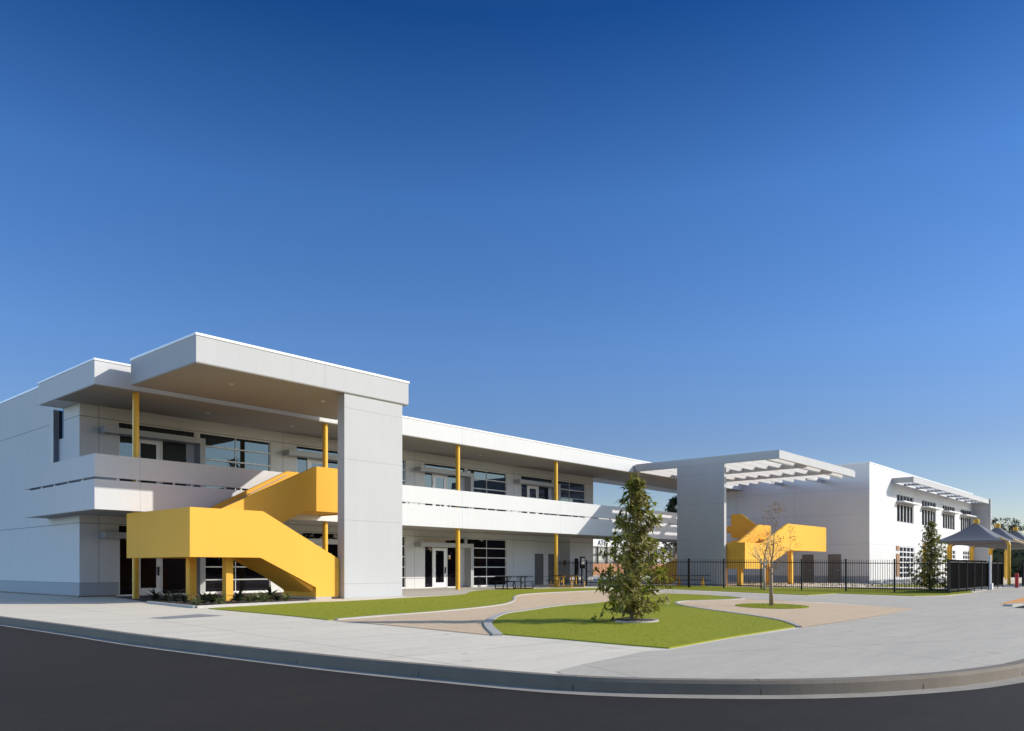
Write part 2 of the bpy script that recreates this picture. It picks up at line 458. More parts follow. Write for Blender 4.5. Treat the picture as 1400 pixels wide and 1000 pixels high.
# decomposed-granite paths
isl_left = [(684,867.9),(674,861),(669.5,855.4),(671,850.6),(680,844.6),(693,840),(715.4,836.6),(765.7,829.5),(816,825.2),(850,821),(885,816)]
path1 = [gp(*p) for p in [(455,849),(540,856),(640,866),(674,869.2),(663.6,855.4),(665,850.7),(676,844.4),(691.9,839.4),(715.4,836.1),(765.7,829),(816,824.8),(850,820.5),(888,814),(905,811),
         (880,806.3),(816,808.3),(765.7,810.6),(728,812.7),(709,814.9),(702.9,817.7),(702.9,821.2),(695,825.6),(679,828.7),(640,833.4),(580,838.9),(500,845.5)]]
sheet("granite_path", path1, .008, M['gravel'], kind="structure")
path2 = [gp(*p) for p in [(924.6,825.3),(935.7,822.8),(963.6,821.7),(1013.7,819.5),(1060,821.2),(1100,823.6),(1250,832.5),(1207,841.5),(1164,848.6),(1096,858.8),(1088.9,857.7),
         (1073,850.3),(1047,845),(1010,839.5),(969,834),(937.6,828.9)]]
sheet("granite_forecourt", path2, .008, M['gravel'], kind="structure")

def blades(m, poly, dens, hgt, seed):
    rnd = random.Random(seed)
    xs = [p[0] for p in poly]; ys = [p[1] for p in poly]
    ar = abs(sum(p[0]*q_[1]-q_[0]*p[1] for p, q_ in zip(poly, poly[1:]+poly[:1])))/2
    def inside(x, y):
        c = False; n = len(poly)
        for i in range(n):
            (x1, y1), (x2, y2) = poly[i], poly[(i+1) % n]
            if (y1 > y) != (y2 > y) and x < (x2-x1)*(y-y1)/(y2-y1)+x1: c = not c
        return c
    N = int(ar*dens); cnt = 0
    while cnt < N:
        x = rnd.uniform(min(xs), max(xs)); y = rnd.uniform(min(ys), max(ys))
        if not inside(x, y): continue
        cnt += 1
        a = rnd.uniform(0, 6.283); wd = .006; h = hgt*rnd.uniform(.3, .8)
        dx, dy = math.cos(a)*wd, math.sin(a)*wd; lx, ly = rnd.uniform(-.5,.5)*h, rnd.uniform(-.5,.5)*h
        m.add([(x-dx, y-dy, .018), (x+dx, y+dy, .018), (x+lx, y+ly, .02+h)], [(0,1,2)])

def lawn(name, pts, dens=500, seed=1, th=.02, hgt=.022):
    m = MB(); m.keep = True
    P = [tuple(p) for p in pts]
    ar = sum(p[0]*q_[1]-q_[0]*p[1] for p, q_ in zip(P, P[1:]+P[:1]))
    if ar < 0: P = P[::-1]
    n = len(P)
    m.add([(x, y, th) for x, y in P], [list(range(n))])
    for i in range(n):
        a, b = P[i], P[(i+1) % n]
        m.add([(*a, 0.0), (*b, 0.0), (*b, th), (*a, th)], [(0,1,2,3)])
    if dens: blades(m, P, dens, hgt, seed)
    return tag(m.build(name, M['turf']), kind="stuff")

lawnA = smooth_poly([gp(*p) for p in [(285,832.8),(350,838.5),(400,843),(449,848.3)]], 2)[:-1] + [gp(449,848.3)] + \
    smooth_poly([gp(*p) for p in [(465,847.4),(520,842.6),(580,838.3),(640,832.8),(679,828.1),(694,825),(701.5,821.2),(701.5,817.7),(708,814.6),(728,812.2),(765.7,810.1),(816,807.9),(840,806.6)]], 4) + \
    [gp(*p) for p in [(816,804.6),(760,805),(700,806.5)]] + smooth_poly([gp(*p) for p in [(665.7,807.4),(645,809.2),(634.9,813.2),(600,815.8),(540,819.0)]], 3) + [gp(*p) for p in [(520,820.2),(470,823),(421,824.6),(350,829)]]
tag(lawn("lawn_bed", lawnA, 120, 3), label="green turf lawn between the yellow stair and the curving tan path", cat="grass")
isl = [gp(684,868)] + smooth_poly([gp(*p) for p in isl_left[1:]], 3) + smooth_poly([gp(*p) for p in [(908,812.0),(960,813.9),(991.4,816.2),(1010,818.3),(1013,819.5),(1000,820.3),(963.6,821.5),(935.7,822.6),(926.5,824.2),(927,826),(937.6,829.2),(969,834.3),(1010,839.8),(1047,845.3),(1073,850.5),(1088,857)]], 4) + [gp(1088,857.9), gp(1000,871.9), gp(915,887.3), gp(860,883), gp(760,874.0)]
tag(lawn("lawn_island", isl, 110, 4), label="large green turf island around the leafy young tree", cat="grass")
ring = [gp(1005.3+50.5*(1-math.cos(t)), 828.2-3.4*math.sin(t)+2.6*(1-math.cos(t))/2) for t in [i*2*math.pi/28 for i in range(28)]]
tag(lawn("lawn_circle", ring, 500, 5), label="small round patch of turf at the foot of the bare tree", cat="grass")
strip_l = [gp(904,805.4), gp(1000,809.6), gp(1104.7,814.2), gp(1143,811.8), gp(1250,815.4), gp(1294,814.3), gp(1330,810.8), (47.5, 9.6), (47.5,11.5), (46.3, 16), (46.6, 24), (46.2, 30), (44.4,30.5)]
tag(lawn("lawn_strip", strip_l, 160, 6), label="strip of turf running along the foot of the black fence", cat="grass")
tag(lawn("lawn_back", [(53.5,11.5),(60,11.5),(60,16.8),(53.5,16.8)], 0, 7), label="turf patch behind the black fence before the white building", cat="grass")
# light concrete edging along the turf curves
def edging(name, pxs, wd=.11, z=.036, n=4):
    c = smooth_poly([gp(*p) for p in pxs], n); m = MB(); m.keep = False
    A, B = offset(c, -wd/2), offset(c, wd/2)
    for i in range(len(c)-1):
        m.add([(*A[i],0),(*A[i+1],0),(*B[i+1],0),(*B[i],0),(*A[i],z),(*A[i+1],z),(*B[i+1],z),(*B[i],z)],
              [(0,3,2,1),(4,5,6,7),(0,1,5,4),(2,3,7,6)] + ([(3,0,4,7)] if i == 0 else []) + ([(1,2,6,5)] if i == len(c)-2 else []))
    return tag(m.build(name, M['edging']), kind="structure")
edging("path_edging", [(681,869.4),(672,861.5),(667.3,855.4),(669,850.5),(678,844.2),(692,839.5),(715.4,836.2),(765.7,829.1),(816,824.8)], .17)
edging("path_edging", [(460,848.2),(520,843.2),(580,838.9),(640,833.4),(679,828.7),(695,825.5),(702.9,821.4),(703.2,817.6),(709,814.8),(728,812.5),(765.7,810.4),(816,808.2)], .09)
edging("path_edging", [(991,815.9),(1012,818.2),(1015.5,819.4),(1000,820.6),(963.6,821.9),(935.7,822.9),(924.8,824.6),(926,826.4),(937.6,829.6),(969,834.6),(1010,840.1),(1047,845.7),(1073,850.9),(1093,858.2)], .09)

# planting bed beneath the stair, with its kerb
bed = [gp(203,824.6), gp(267,831.2), gp(340,827.2), gp(421,823.9), (17.5,25.7), (17.5,28.2), (20.9,29.5), (20.9,33.3), (13.4,33.3), (12.9,30.5)]
sheet("planting_bed", bed, .02, M['mulch'], thick=.02, kind="structure")
edging("bed_kerb", [(203,825.0),(235,828.3),(267,831.7)], .12, .07, 1)
edging("bed_kerb", [(268,831.7),(340,827.7),(421,824.2)], .12, .07, 1)
sheet("concrete_panel", [gp(202,845.2), gp(226,846.9), gp(306,842.2), gp(272,839.9)], .004, M['pad'], kind="structure")
# ring of pale stone round the tree in the island
tr = [gp(870+31*math.cos(a), 850.8+2.6*math.sin(a)) for a in [i*2*math.pi/24 for i in range(24)]]
sheet("tree_well", tr, .05, M['edging'], thick=.05, kind="structure")
sheet("tree_well_mulch", [gp(869+27*math.cos(a), 850.8+1.9*math.sin(a)) for a in [i*2*math.pi/20 for i in range(20)]], .055, M['mulch'], kind="structure")
# parking court edge at the far right: kerb nose, asphalt, tactile pad
sheet("tactile_paving", [gp(1366,826.5), gp(1400,826.2), gp(1440,822), gp(1440,813.5), gp(1400,817.2)], .012, M['orange_pad'], kind="structure")
sheet("parking_court", [gp(1386,831.6), gp(1400,828.3), gp(1440,825.5), gp(1600,830), gp(1500,836), gp(1420,833.2)], .010, M['asphalt'], kind="structure")
edging("parking_kerb", [(1378,829.4),(1384,828.4),(1392,827.6),(1410,826.8),(1440,825.4)], .25, .06, 1)

# ------------------------------------------------------------------ main classroom building
def wall_open(m, x0, x1, z0, z1, ops, y0, y1):
    xs = sorted(set([x0, x1] + [a for o in ops for a in o[:2]]))
    for a, b in zip(xs, xs[1:]):
        cuts = sorted([(o[2], o[3]) for o in ops if o[0] <= a+1e-6 and o[1] >= b-1e-6])
        z = z0
        for c0, c1 in cuts:
            if c0 > z + 1e-6: m.box(a, b, y0, y1, z, c0)
            z = c1
        if z < z1 - 1e-6: m.box(a, b, y0, y1, z, z1)

MAIN = empty("classroom_building", (12.5, 34.5, 0), "long white two storey classroom block with balcony and big grey canopy at its left", "building")
UF = 4.35
BX = [14.05 + 8.65*i for i in range(4)]
YW = 34.5
ops_l = []; ops_u = []
for i, x in enumerate(BX):
    if i < 3: ops_l += [(x, x+3.3, 0.0, 3.0), (x+3.55, x+7.18, 0.03, 3.0)]
    ops_u += [(x, x+3.3, UF, UF+3.0), (x+3.55, x+7.18, UF+.03, UF+3.0)]
ops_l.append((41.4, 45.35, 0.0, 3.3))
m = MB()
wall_open(m, 12.5, 48.2, 0, 8.4, ops_l+ops_u, YW, YW+.2)
m.box(12.5, 41.4, YW+.2, 60, 0, 8.4); m.box(45.35, 48.2, YW+.2, 60, 0, 8.4); m.box(41.4, 45.35, YW+.9, 60, 0, 8.4)
m.box(41.4, 45.35, YW+.2, YW+.9, 3.3, 8.4)
wall = m.build("wall", M['white'], MAIN)
m = MB(); m.box(12.5, 48.2, 36.4, 60, 8.4, 9.22); m.build("parapet", M['white'], MAIN)
m = MB(); m.box(12.47, 48.23, 36.37, 60, 9.22, 9.3); m.build("coping", M['coping'], MAIN)
m = MB(); m.box(12.44, 12.5, 34.44, 60, 0, .055); m.box(12.5, 13.9, 34.44, 34.5, 0, .055); m.build("base_sill", M['kerbc'], MAIN)
m = MB(); m.box(12.494, 12.5, 34.494, 60, .055, .57); m.box(12.5, 14.04, 34.494, 34.5, .055, .57); m.build("base_band", M['dado'], MAIN)
# slot window and fin on the left wall
m = MB(); m.box(12.485, 12.5, 36.22, 36.72, 6.66, 7.9); m.build("window", M['glass'], MAIN)
m = MB(); m.box(12.3, 12.5, 36.8, 37.22, 4.5, 7.9); m.build("fin", M['slate'], MAIN)

# roof slab over the balcony, with coping and soffit
m = MB(); m.box(11.6, 65.0, 30.6, 36.4, 7.93, 8.80); roof = m.build("roof", M['white_band'], MAIN)
m = MB(); m.box(11.57, 65.0, 30.57, 36.4, 8.80, 8.87); m.build("coping", M['coping'], roof)
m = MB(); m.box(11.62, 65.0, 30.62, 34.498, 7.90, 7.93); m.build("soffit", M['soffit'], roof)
# balcony: slab, two bands of parapet with an open slot between, small spacers in the slot
bal = MB(); bal.box(11.75, 65.0, 30.75, 34.498, 3.36, UF-.004); bal.box(11.75, 12.498, 34.498, 37.95, 3.36, UF-.004)
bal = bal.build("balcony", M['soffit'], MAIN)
m = MB(); m.box(11.6, 65.0, 30.6, 30.75, 3.35, 4.455); m.box(11.6, 11.75, 30.75, 38.1, 3.35, 4.455); m.box(11.75, 12.5, 37.95, 38.1, 3.35, 4.455)
m.box(48.2, 65.0, 34.5, 34.65, 3.35, 4.455)
m.build("lower_band", M['white_band'], bal)
m = MB(); m.box(11.6, 19.7, 30.6, 30.75, 4.545, 5.39); m.box(21.3, 65.0, 30.6, 30.75, 4.545, 5.39); m.box(11.6, 11.75, 30.75, 38.1, 4.545, 5.39); m.box(11.75, 12.5, 37.95, 38.1, 4.545, 5.39)
m.box(48.2, 65.0, 34.5, 34.65, 4.545, 5.39)
m.build("parapet", M['white_band'], bal)
x = 12.4
while x < 62:
    m = MB(); m.box(x, x+.05, 30.63, 30.72, 4.455, 4.545); m.build("spacer", M['white_metal'], bal); x += 1.44 if int(x) % 2 else .72
y = 31.8
while y < 38: m = MB(); m.box(11.63, 11.72, y, y+.05, 4.455, 4.545); m.build("spacer", M['white_metal'], bal); y += 1.44

# storefront bays
def bay(x, zf):
    GL = M['glass'] if zf > 1 else M['glass_dimmed']
    fr = MB()
    for a, b in ((0,.05),(.65,.72),(1.80,1.87),(2.95,3.30)): fr.box(x+a, x+b, YW+.03, YW+.12, zf+.02, zf+2.42)
    fr.box(x, x+3.3, YW+.03, YW+.12, zf+2.42, zf+2.70); fr.box(x, x+3.3, YW+.03, YW+.12, zf+2.975, zf+3.0)
    fr.box(x, x+.65, YW+.03, YW+.12, zf, zf+.06); fr.box(x+1.87, x+2.95, YW+.03, YW+.12, zf, zf+.06)
    fr = fr.build("door_frame", M['white_metal'], MAIN)
    g = MB(); g.box(x+.05, x+.65, YW+.07, YW+.09, zf+.06, zf+2.42); g.build("pane", GL, fr)
    g = MB(); g.box(x+1.87, x+2.95, YW+.07, YW+.09, zf+.06, zf+2.42); g.build("pane", GL, fr)
    g = MB(); g.box(x, x+3.3, YW+.07, YW+.09, zf+2.70, zf+2.975); g.build("transom", GL, fr)
    d = MB()
    for a in ((.73,.92,.02,2.40),(1.60,1.79,.02,2.40),(.92,1.60,.02,.32),(.92,1.60,2.22,2.40)): d.box(x+a[0], x+a[1], YW+.045, YW+.10, zf+a[2], zf+a[3])
    d = d.build("door", M['white_metal'], MAIN)
    g = MB(); g.box(x+.92, x+1.60, YW+.065, YW+.085, zf+.32, zf+2.22); g.build("pane", GL, d)
    if zf < 1:
        st = MB(); st.box(x+1.98, x+2.16, YW+.062, YW+.069, 1.72, 1.80); st.build("sticker", M['orange_pad'], fr)
        st = MB(); st.box(x+1.98, x+2.16, YW+.062, YW+.069, 1.81, 1.95); st.build("sticker", M['screen'], fr)
    h = MB(); h.box(x+1.66, x+1.71, YW-.02, YW+.045, zf+.86, zf+1.24); h.build("handle", M['black_metal'], d)
    wf = MB(); a, b = x+3.55, x+7.18
    for z in (2.43, 1.83, 1.24, .65): wf.box(a, b, YW+.02, YW+.12, zf+z-.028, zf+z+.028)
    wf.box(a, b, YW+.02, YW+.12, zf+.03, zf+.10); wf.box(a, b, YW+.04, YW+.12, zf+2.97, zf+3.0)
    wf.box(a, a+.04, YW+.04, YW+.12, zf+.10, zf+2.97); wf.box(b-.04, b, YW+.04, YW+.12, zf+.10, zf+2.97)
    wf.box(x+5.34, x+5.37, YW+.06, YW+.12, zf+.10, zf+2.97)
    wf = wf.build("window", M['white_metal'], MAIN)
    g = MB(); g.box(a+.04, b-.04, YW+.09, YW+.11, zf+.10, zf+2.97); g.build("pane", GL, wf)
    aw = MB(); aw.box(x-.78, x+3.55, YW-.55, YW-.002, zf+2.42, zf+2.66); aw.box(x+3.3, x+3.55, YW-.55, YW-.002, zf+.0, zf+2.418)
    aw.build("awning", M['grey_metal'], MAIN)
for x in BX[:3]: bay(x, 0)
for x in BX: bay(x, UF)
# restroom alcove
for a, b, mt in ((41.75,42.05,'dark_door'),(42.4,43.4,'dark_door'),(44.0,44.95,'dark_door')):
    d = MB(); d.box(a, b, YW+.86, YW+.898, 0.01, 2.18); d = d.build("door", M[mt], MAIN)
    if b-a > .5:
        h = MB(); h.tube([(a+.1, YW+.84, .95), (a+.24, YW+.84, .95)], .012, 6); h.build("handle", M['white_metal'], d)
sg = MB(); sg.prism([(44.40,1.38),(44.60,1.38),(44.50,1.58)], 'y', YW+.85, YW+.858); sg.build("door_sign", M['black_metal'], MAIN)
sg = MB(); sg.box(45.32, 45.348, YW+.35, YW+.55, 1.35, 1.75); sg.build("wall_cabinet", M['wood'], MAIN)
# soffit downlights
for x, y in ((17.0,32.6),(21.2,32.6),(25.4,32.6),(34.1,32.6),(42.7,32.6)):
    for z in (7.9, 3.36):
        t = MB(); t.tube([(x,y,z-.012),(x,y,z)], .1, 14); t.build("downlight", M['white_metal'], MAIN)
# round yellow posts
for i in range(5):
    x = 13.22 + 8.655*i
    for z0, z1 in ((.0, 3.36), (UF-.004, 7.9)):
        p = MB(); p.tube([(x, 30.92, z0), (x, 30.92, z1)], .12, 20)
        for pl in p.f[:-2]: pass
        p.build("post", M['yellow_metal'], MAIN, smooth=False)
# the big canopy on its grey pier
can = MB(); can.box(12.66, 21.86, 25.05, 30.03, 7.99, 8.87); can = can.build("canopy", M['grey'], MAIN)
m = MB(); m.box(12.63, 21.89, 25.02, 30.06, 8.87, 8.95); m.build("coping", M['coping'], can)
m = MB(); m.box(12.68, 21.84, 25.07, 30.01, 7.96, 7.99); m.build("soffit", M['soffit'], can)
for x, y in ((15,27),(19,27)):
    t = MB(); t.tube([(x,y,7.945),(x,y,7.96)], .1, 14); t.build("downlight", M['white_metal'], can)
m = MB(); m.box(12.7, 21.8, 30.03, 30.6, 8.2, 8.3); 
m = MB(); m.box(18.66, 21.58, 25.12, 25.55, 0, 7.96); m.build("pier", M['pier'], MAIN)
m = MB(); m.box(18.55, 21.66, 24.98, 25.6, 0, .03); m.build("pier_footing", M['edging'], MAIN)
sheet("terrace", [(12.9,30.3),(20.95,30.3),(20.95,25.2),(27.5,25.2),(29.5,29.2),(45.3,29.6),(48.2,34.4),(13.4,34.4)], .0045, M['drive'], kind="structure")

# ------------------------------------------------------------------ yellow staircase of the main building
def steps(m, xa, za, xb, zb, n, y0, y1, th=.22):
    """solid stepped flight between xa,za (low) and xb,zb (high)"""
    dx = (xb-xa)/n; dz = (zb-za)/n; pts = []
    x, z = xa, za
    for i in range(n):
        pts.append((x, z+dz)) if i else pts.extend([(x, z), (x, z+dz)])
        x += dx; z += dz
        pts.append((x, z)) if True else None
        if i < n-1: pts.append((x, z))
    clean = [pts[0]]
    for p in pts[1:]:
        if abs(p[0]-clean[-1][0]) + abs(p[1]-clean[-1][1]) > 1e-6: clean.append(p)
    L = clean + [(xb, zb-.42), (xa + dx*.6, za-.03)]
    m.prism(L, 'y', y0, y1)

ST = empty("exterior_staircase", (15.5, 27.8, 0), "sunlit yellow staircase with solid guards folding up under the big grey canopy", "staircase")
Y0 = 25.4
m = MB(); m.prism([(12.62,1.56),(12.62,3.22),(15.33,3.22),(18.63,1.53),(18.63,.09),(17.56,.09),(17.56,.46),(15.23,1.56)], 'y', Y0, Y0+.15); m.build("guard", M['yellow'], ST)
m = MB(); m.prism([(15.15,1.56),(15.15,3.22),(15.33,3.22),(19.4,1.12),(19.4,.09),(17.56,.09),(17.56,.46),(15.23,1.56)], 'y', Y0+2.05, Y0+2.2); m.build("guard", M['yellow'], ST)
m = MB(); m.box(12.62, 12.77, Y0+.15, 30.15, 1.56, 3.22); m.build("guard", M['yellow'], ST)
m = MB(); m.prism([(12.62,1.56),(12.62,3.22),(15.1,3.22),(19.36,5.40),(19.95,5.40),(19.95,3.56),(18.86,3.56),(14.9,1.56)], 'y', 30.15, 30.3); g2 = m.build("guard", M['yellow'], ST)
m = MB(); m.prism([(14.9,1.56),(14.7,3.22),(19.36,5.43),(21.45,5.43),(21.45,3.56),(18.86,3.56)], 'y', 28.0, 28.15); m.build("guard", M['yellow'], ST)
m = MB(); m.box(21.3, 21.45, 28.15, 30.58, 3.56, 5.43); m.build("guard", M['yellow'], ST)
m = MB(); m.box(15.15, 15.3, Y0+2.2, 28.0, 1.56, 3.22); m.build("guard", M['yellow'], ST)
m = MB(); m.box(12.77, 15.2, Y0+.15, 30.15, 1.6, 2.15); m.build("landing", M['yellow'], ST)
m = MB(); m.box(18.9, 21.3, 28.15, 30.58, 3.6, 4.33); m.build("landing", M['yellow'], ST)
m = MB(); steps(m, 18.2, .0, 15.2, 2.15, 12, Y0+.15, Y0+2.05); m.build("flight", M['yellow'], ST)
m = MB(); steps(m, 15.2, 2.15, 18.9, 4.33, 12, 28.15, 30.15); m.build("flight", M['yellow'], ST)
m = MB(); m.box(17.56, 17.7, Y0+.15, Y0+2.05, .09, .46); m.build("end_wall", M['yellow'], ST)
m = MB(); m.box(17.54, 18.25, Y0-.02, Y0+2.22, 0, .09); m.build("plinth", M['edging'], ST)
for x, y in ((14.35,26.2),(13.5,27.2)):
    m = MB(); m.box(x, x+.27, y, y+.27, 0, 1.6); m.build("leg", M['yellow'], ST)
m = MB(); P = [(15.2,30.06,3.05),(19.3,30.06,5.22)]; m.tube(P, .022, 8)
for t in (.1,.37,.64,.9):
    a = Vector(P[0]).lerp(Vector(P[1]), t); m.tube([a, (a.x, 30.15, a.z-.05)], .012, 6)
m.build("handrail", M['grey_metal'], ST)
m = MB(); m.tube([(15.4,25.62,3.0),(18.2,25.62,1.0)], .022, 8); m.build("handrail", M['grey_metal'], ST)

# ------------------------------------------------------------------ second building
RB = empty("classroom_building", (62.5, 19.3, 0), "white two storey block at the right with a row of shaded upper windows", "building")
W = 19.3; XE = 62.5
UW = [69.4, 76.85, 84.15, 91.35]; LW = [70.2, 77.6, 85.0, 92.4]
ops = [(x, x+4.9, 4.97, 7.25) for x in UW] + [(x, x+4.3, .3, 3.0) for x in LW]
m = MB(); wall_open(m, XE, 96.9, 0, 9.1, ops, W, W+.2); m.box(XE, 96.9, W+.2, 35, 0, 9.1); m.build("wall", M['white_r'], RB)
m = MB(); m.box(XE-.03, 96.93, W-.03, 35, 9.1, 9.18); m.build("coping", M['coping'], RB)
m = MB(); m.box(XE-.006, XE, W, 21.36, 0, .57); m.box(XE-.006, XE, 22.4, 23.48, 0, .57); m.box(XE-.006, XE, 24.42, 35, 0, .57); m.build("base_band", M['dado'], RB)
for x in UW:
    f_ = MB(); f_.box(x, x+4.9, W+.05, W+.15, 4.97, 5.03); f_.box(x, x+4.9, W+.05, W+.15, 6.42, 6.56); f_.box(x, x+4.9, W+.05, W+.15, 7.2, 7.25)
    for i in range(6):
        xx = x + i*(4.9-.2)/5; f_.box(xx, xx+.2, W+.03, W+.15, 5.03, 6.42); f_.box(xx+.05, xx+.13, W+.05, W+.15, 6.56, 7.2)
    f_ = f_.build("window", M['grey_metal'], RB)
    g = MB(); g.box(x+.02, x+4.88, W+.12, W+.14, 5.0, 7.22); g.build("pane", M['glass_dimmed'], f_)
    for i in range(0):                      # half-drawn pale blinds behind the mullions
        xx = x + i*.96 + .52
        f2 = MB(); f2.box(xx, xx+.34, W+.085, W+.118, 5.03, 6.42); f2.build("blind", M['grey_metal'], f_)
    s_ = MB(); s_.box(x-.12, x+5.02, W-.62, W-.002, 6.56, 6.66); s_.build("sunshade", M['white_metal'], RB)
for x in LW:
    f_ = MB()
    for i in range(5):
        xx = x + i*(4.3-.16)/4; f_.box(xx, xx+.16, W+.03, W+.15, .3, 3.0)
    for i in range(7):
        z = .3 + i*(2.7-.1)/6; f_.box(x+.01, x+4.29, W+.02, W+.14, z, z+.1)
    f_ = f_.build("window", M['white_metal'], RB)
    g = MB(); g.box(x+.02, x+4.28, W+.12, W+.135, .3, 3.0); g.build("pane", M['glass'], f_)
m = MB(); m.box(69.2, 69.98, W-.06, W-.002, 2.62, 3.0); m.box(69.2, 69.98, W-.06, W-.002, .5, 2.35); m.build("wood_panel", M['wood'], RB)
for a, b in ((23.5,24.4),(21.38,22.38)):
    d = MB(); d.box(XE-.03, XE-.001, a, b, .01, 2.24); d = d.build("door", M['taupe_door'], RB)
    h = MB(); h.tube([(XE-.06, a+.1, 1.0), (XE-.06, a+.24, 1.0)], .015, 6); h.build("handle", M['white_metal'], d)
# long louvred sunshade under the parapet and the fin that ends it
m = MB(); m.box(68.1, 96.5, 17.7, 17.85, 7.98, 8.42); m.box(68.1, 68.2, 17.85, W-.002, 8.0, 8.42); m.box(96.3, 96.5, 17.85, W-.002, 8.0, 8.42)
lc = m.build("louvred_canopy", M['grey'], RB)
x = 71.6
while x < 96:
    m = MB(); m.box(x, x+.12, 17.85, W-.002, 8.06, 8.34); m.build("bracket", M['grey_metal'], lc); x += 3.6
for i in range(4):
    m = MB(); m.prism([(18.02+i*.3, 8.10), (18.06+i*.3, 8.10), (18.16+i*.3, 8.24), (18.12+i*.3, 8.24)], 'x', 68.2, 96.3); m.build("slat", M['grey_metal'], lc)
m = MB(); m.box(96.55, 96.85, 17.55, W-.002, 0, 8.48); m.build("fin_wall", M['pier'], RB)
m = MB(); m.box(68.5, 70.0, 24, 25.5, 9.1, 9.75); m.tube([(69.2,24.6,9.75),(69.2,24.6,10.0)], .3, 12); m.build("rooftop_unit", M['white_metal'], RB)

RB.location = (65.0, 20.07, -.045); RB.scale = (1.04, 1.04, 1.04)
# ------------------------------------------------------------------ pergola with its pier
PG = empty("pergola", (47.7, 25, 0), "white louvred pergola on a tall grey pier between the two white blocks", "pergola")
PX0, PX1, PY0, PY1, PT, PB = 47.7, 61.45, 20.05, 30.5, 8.5, 7.98
m = MB(); m.box(PX0, PX0+.18, PY0, PY1, PB, PT); m.box(PX0+.18, PX1, PY0, PY0+.18, PB, PT); m.box(PX0+.18, PX1, PY1-.15, PY1, PB, PT)
m.build("frame", M['grey'], PG)
for x in (52.4, 57.1):
    m = MB(); m.box(x, x+.2, PY0+.18, PY1-.15, PB-.10, PB+.30); m.build("cross_beam", M['grey'], PG)
y = PY0 + .75
while y < PY1 - .4:
    m = MB(); m.prism([(y+.16, PB-.04), (y+.20, PB-.04), (y+.04, PT-.03), (y, PT-.03)], 'x', PX0+.18, PX1-.02)
    m.build("louvre", M['white_metal'], PG); y += .93
for y in (23.6, 27.0):
    m = MB(); m.box(PX1-.02, 65.0, y, y+.16, PB+.1, PB+.36); m.build("wall_bracket", M['grey_metal'], PG)
m = MB(); m.box(PX1+.002, PX1+.5, PY0+.1, PY0+.26, PB+.08, PT-.08); m.build("end_bracket", M['grey_metal'], PG)
m = MB(); m.box(PX0+.03, PX0+.33, 23.75, 27.2, 0, PB-.001); m.build("pier", M['pier'], PG)

# staircase of the second building
S2 = empty("exterior_staircase", (55, 24, 0), "distant yellow staircase with solid guards behind the black fence", "staircase")
Y2 = 22.5; o_ = 48.12
prof = [(o_,1.13),(o_,2.84),(50.7,2.84),(55.1,4.33),(62.45,4.33),(62.45,2.45),(55.35,2.45),(50.7,1.13)]
m = MB(); m.prism(prof, 'y', Y2, Y2+.15); m.build("guard", M['yellow'], S2)
m = MB(); m.prism([(50.5,1.2),(50.5,2.84),(51.3,2.84),(55.0,4.33),(57.0,4.33),(57.0,2.9),(55.35,2.5)], 'y', Y2+2.1, Y2+2.25); m.build("guard", M['yellow'], S2)
m = MB(); m.box(o_, o_+.15, Y2+.15, 24.9, 1.13, 2.84); m.build("guard", M['yellow'], S2)
m = MB(); m.prism([(24.9,1.13),(24.9,2.84),(29.4,1.07),(29.4,.1),(28.0,.1)], 'x', o_, o_+.15); m.build("guard", M['yellow'], S2)
m = MB(); m.prism([(24.75,2.5),(24.75,3.95),(26.5,5.25),(27.3,5.25),(27.3,3.5),(26.4,3.3)], 'x', 56.0, 56.15); m.build("guard", M['yellow'], S2)
m = MB(); m.box(o_+.15, 50.6, Y2+.15, 24.9, 1.2, 1.75); m.build("landing", M['yellow'], S2)
m = MB(); m.box(55.4, 62.4, Y2+.15, 27.0, 2.5, 3.25); m.build("landing", M['yellow'], S2)
m = MB(); steps(m, 50.6, 1.75, 55.4, 3.25, 9, Y2+.15, Y2+2.1); m.build("flight", M['yellow'], S2)
m = MB(); m.box(56.15, 58.2, 26.4, 30.6, 3.95, 4.35); m.build("landing", M['yellow'], S2)
for x, y in ((48.45,24.0),(48.45,22.9),(52.6,22.8),(56.4,22.8)):
    m = MB(); m.box(x, x+.3, y, y+.3, 0, 1.3 if x < 50 else (2.6 if x > 55 else 1.9)); m.build("leg", M['yellow'], S2)

# ------------------------------------------------------------------ black picket fence
FE = empty("picket_fence", (42, 15, 0), "black metal picket fence with flat rails crossing the yard to the corner beside the gate", "fence")
F0 = Vector((40.75, 9.12)); F1 = Vector((42.9, 23.6)); F2 = Vector((43.6, 34.3))
def fence_run(A, B, npan, zA, zB, hA, hB, first=True):
    for i in range(npan):
        a = A.lerp(B, i/npan); b = A.lerp(B, (i+1)/npan)
        za = zA+(zB-zA)*i/npan; zb = zA+(zB-zA)*(i+1)/npan
        ha = hA+(hB-hA)*i/npan; hb = hA+(hB-hA)*(i+1)/npan
        p = MB(); p.box(a.x-.035, a.x+.035, a.y-.035, a.y+.035, za-.05, za+ha+.04)
        p = p.build("post", M['black_metal'], FE)
        pan = MB()
        for fz in (.17, None):
            z0 = za+.17 if fz else za+ha-.17; z1 = zb+.17 if fz else zb+hb-.17
            pan.bar((*a, z0), (*b, z1), .035, .04)
        n = int((b-a).length/.112)
        for j in range(1, n):
            t = j/n; q_ = a.lerp(b, t); zz = za+(zb-za)*t; hh = ha+(hb-ha)*t
            pan.box(q_.x-.009, q_.x+.009, q_.y-.009, q_.y+.009, zz+.06, zz+hh)
        pan.build("picket_panel", M['black_metal'], FE)
    b = B; p = MB(); p.box(b.x-.035, b.x+.035, b.y-.035, b.y+.035, zB-.05, zB+hB+.04); p.build("post", M['black_metal'], FE)
fence_run(F0, F1, 6, -.02, .04, 1.58, 1.68)
